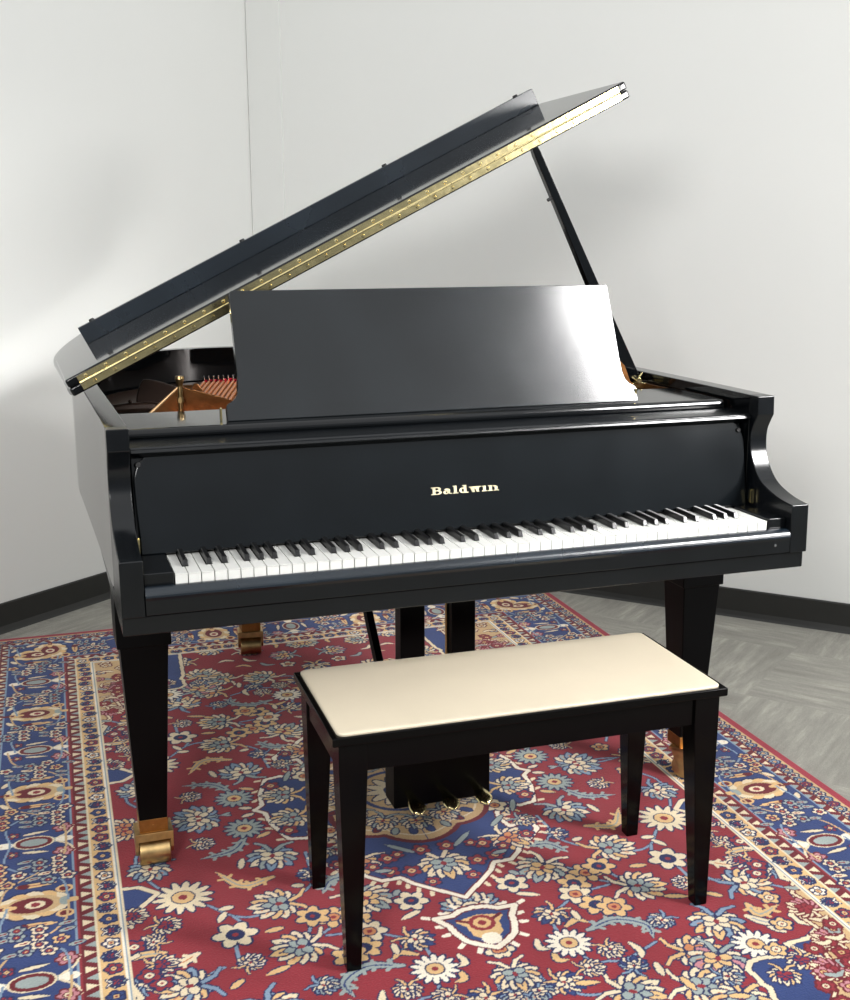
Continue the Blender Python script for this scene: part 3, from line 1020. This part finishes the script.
# lettering, slab serif capitals drawn as strokes
def lettering():
    bm = bmesh.new()
    def quad(pts):
        bm.faces.new([bm.verts.new((x, y, .0004)) for x, y in pts])
    def rect(x0, y0, x1, y1):
        quad([(x0, y0), (x1, y0), (x1, y1), (x0, y1)])
    def arc(cx, cy, ro, ri, a0, a1, n=14):
        for k in range(n):
            a, b = rad(a0 + (a1 - a0) * k / n), rad(a0 + (a1 - a0) * (k + 1) / n)
            quad([(cx + ro[0] * math.cos(a), cy + ro[1] * math.sin(a)), (cx + ro[0] * math.cos(b), cy + ro[1] * math.sin(b)),
                  (cx + ri[0] * math.cos(b), cy + ri[1] * math.sin(b)), (cx + ri[0] * math.cos(a), cy + ri[1] * math.sin(a))])
    S, T, X = .27, .12, .77
    x = 0.0
    # B
    rect(x + .12, 0, x + .12 + S, 1); rect(x - .02, 0, x + .6, T); rect(x - .02, 1 - T, x + .6, 1); rect(x + .4, .46, x + .62, .46 + T)
    arc(x + .56, .745, (.36, .255), (.12, .12), -90, 90); arc(x + .6, .30, (.40, .30), (.13, .145), -90, 90)
    x += 1.12
    def a_(x):
        arc(x + .30, .24, (.30, .25), (.09, .115), 70, 300); rect(x + .38, .08, x + .38 + S, .5); rect(x + .62, 0, x + .84, T)
        rect(x + .60, .0, x + .68, .1); arc(x + .36, .47, (.32, .26), (.06, .12), 0, 150); arc(x + .36, .3, (.30, .15), (.15, .06), 20, 90)
    a_(x); x += .93
    # l
    rect(x + .10, 0, x + .10 + S, 1.04); rect(x, 0, x + .52, T); rect(x, 1.04 - T, x + .2, 1.04); x += .62
    # d
    arc(x + .33, .36, (.33, .37), (.09, .22), 40, 320); rect(x + .42, .0, x + .42 + S, 1.04); rect(x + .30, 1.04 - T, x + .5, 1.04); rect(x + .6, 0, x + .86, T); x += .97
    # w
    for o in (0, .43):
        quad([(x + o + .04, X), (x + o + .36, X), (x + o + .52, .0), (x + o + .26, 0)])
        quad([(x + o + .40, .0), (x + o + .26, .0), (x + o + .42, X), (x + o + .56, X)])
    rect(x - .04, X - T, x + .40, X); rect(x + .82, X - T, x + 1.12, X); x += 1.24
    # dotless i
    rect(x + .08, 0, x + .08 + S, X); rect(x - .04, 0, x + .5, T); rect(x - .04, X - T, x + .2, X); x += .60
    # n
    rect(x + .08, 0, x + .08 + S, X); rect(x - .04, 0, x + .46, T); rect(x - .04, X - T, x + .2, X)
    arc(x + .55, .40, (.37, .335), (.07, .17), 0, 120); rect(x + .62, 0, x + .62 + S, .42); rect(x + .54, 0, x + 1.02, T)
    x += 1.04
    g = bmesh.ops.extrude_face_region(bm, geom=bm.faces[:])
    for v in g['geom']:
        if isinstance(v, bmesh.types.BMVert):
            v.co.z += .0006
    k = .1465 / x
    up0 = (.8135 - FB0.z) / fdir.z
    M = FM @ Matrix.Translation((.5305, up0, 0)) @ Matrix.Diagonal((k, .0152, 1, 1))
    bmesh.ops.transform(bm, matrix=M, verts=bm.verts)
    return bm
part('lettering', lettering(), LOGOM, fall, label='cream inlaid lettering on the black board')
for x, zz in ((-.040, .908), (1.249, .905)):
    bm = bmesh.new()
    c = FM @ Vector((x, (zz - FB0.z) / fdir.z, 0))
    cyl(bm, c - fn * .002, c + fn * .004, .0055, .0045)
    part('bumper', bm, RUBBER, fall)
for x in (-.0535, 1.262):
    bm = bmesh.new()
    box(bm, x, x + .005, .112, .118, .750, .778)
    box(bm, x, x + .005, .1195, .1255, .750, .778)
    cyl(bm, (x + .0025, .119, .749), (x + .0025, .119, .779), .0022, n=8)
    part('hinge', bm, BRASS, fall, label='brass hinge plate')

# rail above the fallboard and the shelf that carries the desk
bm = bmesh.new()
prism(bm, [(.146, .931), (.146, .940), (.150, .9425), (.176, .9435), (.232, .945), (.232, .918), (.166, .920)], PX0 + AT + .002, PX1 - AT - .002, 'x')
prism(bm, [(.140, .9335), (.1425, .9385), (.147, .9385), (.147, .931), (.1425, .931)], PX0 + AT + .002, PX1 - AT - .002, 'x')
part('fallboard_rail', bm, SATIN, None, .001)
bm = bmesh.new()
nose = [(.46, .963), (.252, .963)]
for k in range(9):
    a = math.pi / 2 + math.pi * k / 8 * .8
    nose.append((.246 + .0125 * math.cos(a), .9505 + .0125 * math.sin(a)))
nose += [(.25, .945), (.46, .945)]
prism(bm, nose, PX0 + AT + .004, PX1 - AT - .012, 'x')
shelf = part('desk_shelf', bm, SHELFM, None, .0008)
for x in (.137, 1.062):
    bm = bmesh.new()
    box(bm, x - .002, x + .002, .284, .294, .9632, .990)
    part('slide_stop', bm, BRASS, shelf, .001, label='small brass stop on the shelf')
bm = bmesh.new()
box(bm, PX1 - AT - .011, PX1 - AT - .003, .25, .70, .940, .958)
part('rim_ledge', bm, COPPER)

# music desk
dk0, dk1 = Vector((0, .278, .9635)), Vector((0, .388, 1.2155))
dd = (dk1 - dk0).normalized(); dn = Vector((0, -dd.z, dd.y)); DH = (dk1 - dk0).length
DM = Matrix(((1, 0, 0, 0), (0, dd.y, dn.y, dk0.y), (0, dd.z, dn.z, dk0.z), (0, 0, 0, 1)))
def desk_bm():
    bm = bmesh.new()
    half = [(.452, 0), (.452, .032)]
    for p in catmull([(.452, .034), (.434, .046), (.426, .064), (.4235, .10)], 5)[1:]:
        half.append((p.x, p.y))
    half += [(.4225, DH - .004), (.4185, DH)]
    pts = [(PC + x + .006, y) for x, y in half] + [(PC - x - .006, y) for x, y in half[::-1]]
    prism(bm, pts, -.018, 0, 'z')
    bmesh.ops.transform(bm, matrix=DM, verts=bm.verts)
    return bm
desk = part('music_desk', desk_bm(), DESKM, None, .0015)
bm = bmesh.new()
prism(bm, [(.296, .964), (.40, .964), (.405, .970), (.374, 1.12), (.362, 1.12)], PC - .01, PC + .01, 'x')
part('desk_support', bm, BLACK, desk, .001)

# lid, flap folded back on it, drop strip standing on the flap
ANG = rad(26.605)
LO = Vector((-.1336, 0, .9976))
LM = Matrix(((math.cos(ANG), 0, -math.sin(ANG), LO.x), (0, 1, 0, 0), (math.sin(ANG), 0, math.cos(ANG), LO.z), (0, 0, 0, 1)))
HY = .505
LT = .0188
def lpart(name, bm, m, parent, bevel=0.0, label=None, seg=2):
    bmesh.ops.transform(bm, matrix=LM, verts=bm.verts)
    return part(name, bm, m, parent, bevel, seg, label)
lo = [Vector((p.x + .109, p.y)) for p in offset(outer, .012)]
side_l = [p for p in lo[:len(lo) // 2] if p.y > HY + .02]
side_r = [p for p in lo[len(lo) // 2:] if p.y > HY + .02]
out = [(-.001, HY)] + [(min(p.x, 1.4265), p.y) for p in side_l] + [(min(p.x, 1.4265), p.y) for p in side_r] + [(1.4255, HY)]
bm = bmesh.new()
prism(bm, out, 0, LT, 'z')
lid = lpart('lid', bm, BLACK, None, .0045, seg=3)
bm = bmesh.new()
prism(bm, [(-.001, HY + .0005), (-.007, .98), (1.4255, .98), (1.4265, HY + .0005)], LT + .001, .0385, 'z')
lpart('lid_flap', bm, BLACK, lid, .0045, seg=3)
bm = bmesh.new()
box(bm, .079, 1.4148, .967, .986, .0388, .0825)
lpart('drop_strip', bm, STRIPM, lid, .0012)
for s in (.118, .540, .96, 1.366):
    bm = bmesh.new()
    cyl(bm, (s, .977, .0825), (s, .977, .0875), .0075, .006, 14)
    lpart('bumper', bm, RUBBER, lid)
bm = bmesh.new()
S0, S1 = .024, 1.404
box(bm, S0, S1, HY - .0012, HY + .0003, .0032, .0180)
box(bm, S0, S1, HY - .0012, HY + .0003, .0205, .0348)
n = 24
for k in range(n):                                   # knuckles of the long hinge
    a = S0 + (S1 - S0) * k / n; b = S0 + (S1 - S0) * (k + 1) / n - .0012
    cyl(bm, (a, HY - .0016, .0193), (b, HY - .0016, .0193), .0024, n=10)
for k in range(29):
    s = S0 + .018 + k * .0468
    for h, o in ((.0105, .012), (.0280, 0)):
        if s + o < S1 - .004:
            cyl(bm, (s + o, HY - .0011, h), (s + o, HY - .0032, h), .0042, .0026, 10)
lpart('lid_hinge', bm, BRASS, lid, label='long brass hinge with round screws')
# prop stick
PB, PT = Vector((1.232, .615, .965)), Vector((.940, .60, 1.529))
def prop_bm():
    bm = bmesh.new()
    d = (PT - PB).normalized(); w = Vector((0, 1, 0)).cross(d).normalized(); t = d.cross(w)
    rows = []
    for f, hw, ht in ((0, .011, .012), (.02, .0165, .014), (.35, .0135, .012), (.6, .0112, .011), (.97, .0092, .010), (1, .007, .009)):
        c = PB.lerp(PT, f)
        rows.append([bm.verts.new(c + w * hw * sx + t * ht * sy) for sx, sy in ((-1, -1), (1, -1), (1, 1), (-1, 1))])
    for a, b in zip(rows, rows[1:]):
        for k in range(4):
            bm.faces.new((a[k], a[(k + 1) % 4], b[(k + 1) % 4], b[k]))
    bm.faces.new(rows[0][::-1]); bm.faces.new(rows[-1])
    return bm
prop = part('lid_prop', prop_bm(), BLACK, None, .002)
bm = bmesh.new()
cyl(bm, (1.238, .592, .966), (1.238, .645, .966), .008, n=14)
box(bm, 1.225, 1.262, .597, .640, .946, .960)
d = (PT - PB).normalized()
tube(bm, [PB + Vector((-.012, -.018, .012)), PB + Vector((.002, -.018, -.002)), PB + Vector((.010, -.018, .012)), PB + Vector((.016, -.018, .020))], [.003, .0035, .0035, .003], 8)
part('prop_bracket', bm, BRASS, prop, .001, label='brass bracket at the foot of the prop')
bm = bmesh.new()
prism(bm, [(1.187, 1.017), (1.185, .990), (1.203, .962), (1.226, .946), (1.228, .955), (1.216, .966), (1.199, 1.006)], .598, .603, 'y')
part('prop_plate', bm, COPPER, prop, .001)
bm = bmesh.new()
q = PB.lerp(PT, .80)
cyl(bm, q + Vector((-.020, -.006, -.01)), q + Vector((-.008, -.006, -.004)), .004, n=8)
part('prop_catch', bm, RUBBER, prop)

# iron plate with its struts, bass strings, pins and felt
bm = bmesh.new()
prism(bm, [tuple(p) for p in offset(outer, -AT - .02)][8:-8], .868, .880, 'z')
plate = part('plate', bm, PLATEM, None, .003, label='bronze painted iron plate')
bm = bmesh.new()
fin = catmull([(.018, .905), (.022, .950), (.034, .982), (.047, .989), (.080, .982), (.118, .968)], 5)
prism(bm, [(.014, .878)] + [(p.x, p.y) for p in fin] + [(.135, .878)], .848, .858, 'y')
part('plate_fin', bm, PLATED, plate, .003, label='dark curved fin of the plate')
bm = bmesh.new()
prism(bm, [(-.01, .878), (.036, .923), (.1076, .9865), (.112, .986), (.2264, .9498), (.205, .922), (.205, .878)], .700, .708, 'y')
strut = part('plate_strut', bm, COPPER, plate, .002)
bm = bmesh.new()
tube(bm, [(-.01, .702, .880), (.036, .702, .925), (.1076, .702, .988)], [.0045, .0045, .0035], 8)
part('plate_edge', bm, PALEB, plate, label='pale edge of the strut')
bm = bmesh.new()
tube(bm, [(-.05, .80, .925), (.0, .80, .928), (.05, .80, .928), (.085, .80, .925)], [.012, .014, .013, .010], 10)
ball(bm, (.001, .79, .945), .005)
part('plate_boss', bm, PLATED, plate)
bm = bmesh.new()
cyl(bm, (.105, .68, .88), (.105, .68, .990), .0055, n=16)
cyl(bm, (.105, .68, .952), (.105, .68, .964), .008, n=6)
cyl(bm, (.105, .68, .990), (.105, .68, 1.006), .0065, .010, 16)
cyl(bm, (.105, .68, 1.006), (.105, .68, 1.013), .0105, .0095, 16)
part('nose_bolt', bm, CASTER, plate, label='tall brass bolt')
bm = bmesh.new()
prism(bm, [(.145, .945), (.16, .972), (.168, .974), (.182, .955), (.182, .90), (.145, .90)], .86, .868, 'y')
part('plate_fin', bm, COPPER, plate, .002, label='bronze pointed fin behind the bolt')
for x0, x1, y0, y1, z in ((.165, .62, 1.16, 1.18, .934), (.06, .62, .60, .615, .9175)):
    bm = bmesh.new()
    box(bm, x0, x1, y0, y1, .880, z)
    part('string_bridge', bm, COPPER, plate, .002)
for k in range(12):
    a = Vector((.2275 + k * .0132, 1.165, .938)); b = Vector((.070 + k * .0132, .60, .922))
    bm = bmesh.new()
    cyl(bm, b, a, .0048, n=8)
    part('string', bm, STRINGM, plate)
    bm = bmesh.new()
    cyl(bm, a, a + Vector((0, 0, .018)), .0022, n=8)
    ball(bm, a + Vector((-.001, -.004, .001)), .0036, n=8)
    part('tuning_pin', bm, STEEL, plate)
bm = bmesh.new()
for k in range(12):
    ball(bm, (.2345 + k * .0132, 1.172, .941), .0058 if k != 5 else .008, (1, .8, .9), 8)
box(bm, .22, .40, 1.170, 1.178, .930, .938)
part('felt', bm, FELT, plate, label='red felt by the pins')

# legs with brass casters
def leg(cx, cy, rot, top=.634, cap=True):
    bm = bmesh.new()
    frustum(bm, (.0292, .0292), (.0488, .0488), .108, .506, c0=(cx, cy))
    frustum(bm, (.0548, .0548), (.0552, .0552), .504, top, c0=(cx, cy))
    lg = part('leg', bm, LEGM, None, .0025)
    bm = bmesh.new()
    frustum(bm, (.0298, .0298), (.0302, .0302), .080, .110, c0=(cx, cy))
    cyl(bm, (cx, cy - .0300, .095), (cx, cy - .0318, .095), .004, n=12)
    part('ferrule', bm, FERRM, lg, .001, label='copper coloured ferrule')
    RZ = Matrix.Translation((cx, cy, 0)) @ Matrix.Rotation(rot, 4, 'Z')
    bm = bmesh.new()
    box(bm, -.040, .040, -.036, .024, .072, .0815)
    box(bm, -.040, .040, -.0375, -.031, .0625, .0815)
    for s in (-1, 1):
        prism(bm, [(-.036, .0815), (-.036, .044), (-.026, .028), (-.006, .024), (.006, .044), (.016, .070), (.016, .0805)], s * .0365 - .0035, s * .0365 + .0035, 'x')
    bmesh.ops.transform(bm, matrix=RZ, verts=bm.verts)
    part('caster_frame', bm, CASTER, lg, .0012, label='aged brass caster fork')
    bm = bmesh.new()
    cyl(bm, (-.0325, -.012, .0305), (.0325, -.012, .0305), .030, n=32)
    cyl(bm, (-.039, -.012, .0305), (.039, -.012, .0305), .006, n=12)
    bmesh.ops.transform(bm, matrix=RZ, verts=bm.verts)
    part('caster_wheel', bm, CASTER, lg, .002)
leg(-.0365, .352, 0)
leg(1.272, .358, rad(38))
leg(.40, 1.595, rad(-6), .672)

# pedal lyre
bm = bmesh.new()
box(bm, .494, .726, .300, .372, .055, .172)
lyre = part('pedal_lyre', bm, LEGM, None, .003)
bm = bmesh.new(); box(bm, .50, .72, .30, .40, .6155, .6338); part('lyre_top', bm, LEGM, lyre, .002)
for x in (.5475, .668):
    bm = bmesh.new()
    box(bm, x - .0285, x + .0285, .322, .366, .1715, .6155)
    part('post', bm, LEGM, lyre, .003)
for x in (.5815, .6365):
    bm = bmesh.new()
    cyl(bm, (x, .352, .172), (x, .352, .615), .0028, n=8)
    part('pedal_rod', bm, CASTER, lyre)
bm = bmesh.new()
cyl(bm, (.528, .372, .150), (.530, .826, .634), .0125, n=4)
part('brace', bm, LEGM, lyre)
for x in (.527, .606, .684):
    bm = bmesh.new()
    tube(bm, [(x, .34, .088), (x, .300, .092), (x, .285, .093), (x, .262, .092), (x, .245, .091), (x, .228, .088), (x, .217, .083), (x, .212, .079)],
         [(.010, .006), (.010, .006), (.010, .006), (.012, .0055), (.017, .0055), (.020, .006), (.016, .005), (.005, .003)], 14)
    part('pedal', bm, BRASS, lyre, label='brass pedal')

# ---------------------------------------------------------------- bench
BW, BD, BZ = .7855, .3457, .4667
bench = thing('piano_bench', 'black wooden piano bench with a flat cream seat, in front of the keyboard', 'bench',
              (.2385 + BW / 2, -.1938 + BD / 2, 0), -.0165)
def bpart(name, bm, m, parent=None, bevel=0.0, seg=2, label=None):
    bmesh.ops.translate(bm, verts=bm.verts, vec=(-BW / 2, -BD / 2, 0))
    return obj(name, bm, m, parent or bench, bevel, seg, label)
bm = bmesh.new(); box(bm, 0, BW, 0, BD, BZ - .017, BZ)
bpart('seat_frame', bm, BENCHM, None, .003, 3)
bm = bmesh.new()
i, t, z0, z1 = .016, .018, .392, BZ - .017
box(bm, i, BW - i, i, i + t, z0, z1); box(bm, i, BW - i, BD - i - t, BD - i, z0, z1)
box(bm, i, i + t, i + t, BD - i - t, z0, z1); box(bm, BW - i - t, BW - i, i + t, BD - i - t, z0, z1)
bpart('apron', bm, BENCHM, None, .001)
for sx in (0, 1):
    for sy in (0, 1):
        bm = bmesh.new()
        m = .0125
        ht, hb = .0262, .0136
        ct = (m + ht, .009 + ht); cb = (m + (.008 if sx == 0 else .004) + hb, .0105 + hb)
        lo_ = frustum(bm, (hb, hb), (ht, ht), 0, z0 + .002, c0=cb, c1=ct)
        tf = [f for f in bm.faces if all(v in lo_[4:] for v in f.verts)]
        ex = bmesh.ops.extrude_face_region(bm, geom=tf)
        for v in ex['geom']:
            if isinstance(v, bmesh.types.BMVert):
                v.co.z = z1
        bmesh.ops.delete(bm, geom=tf, context='FACES_ONLY')
        for v in bm.verts:
            if sx: v.co.x = BW - v.co.x
            if sy: v.co.y = BD - v.co.y
        bpart('leg', bm, BENCHM, None, .002)
def cushion_bm():
    bm = bmesh.new()
    x0, x1, y0, y1, r = .010, BW - .012, .0045, BD - .006, .016
    for z, ins in ((BZ - .001, .001), (BZ + .003, 0.0), (BZ + .0048, .001), (BZ + .0058, .003), (BZ + .0062, .008)):
        ring = []
        for cx, cy, a0 in ((x1 - r, y1 - r, 0), (x0 + r, y1 - r, 90), (x0 + r, y0 + r, 180), (x1 - r, y0 + r, 270)):
            for k in range(7):
                a = rad(a0 + 90 * k / 6)
                rr = max(.003, r - ins)
                ccx = cx + math.copysign(max(0, ins - r + .003), PC * 0 + (x0 + x1) / 2 - cx)
                ccy = cy + math.copysign(max(0, ins - r + .003), (y0 + y1) / 2 - cy)
                ring.append(bm.verts.new((ccx + rr * math.cos(a), ccy + rr * math.sin(a), z)))
        if z > BZ:
            for k in range(len(ring)):
                j = (k + 1) % len(ring)
                bm.faces.new((prev[k], prev[j], ring[j], ring[k])).smooth = True
        else:
            bm.faces.new(ring[::-1])
        prev = ring
    bm.faces.new(prev).smooth = True
    return bm
bpart('seat_cushion', cushion_bm(), VINYL, None, label='flat cream vinyl seat')
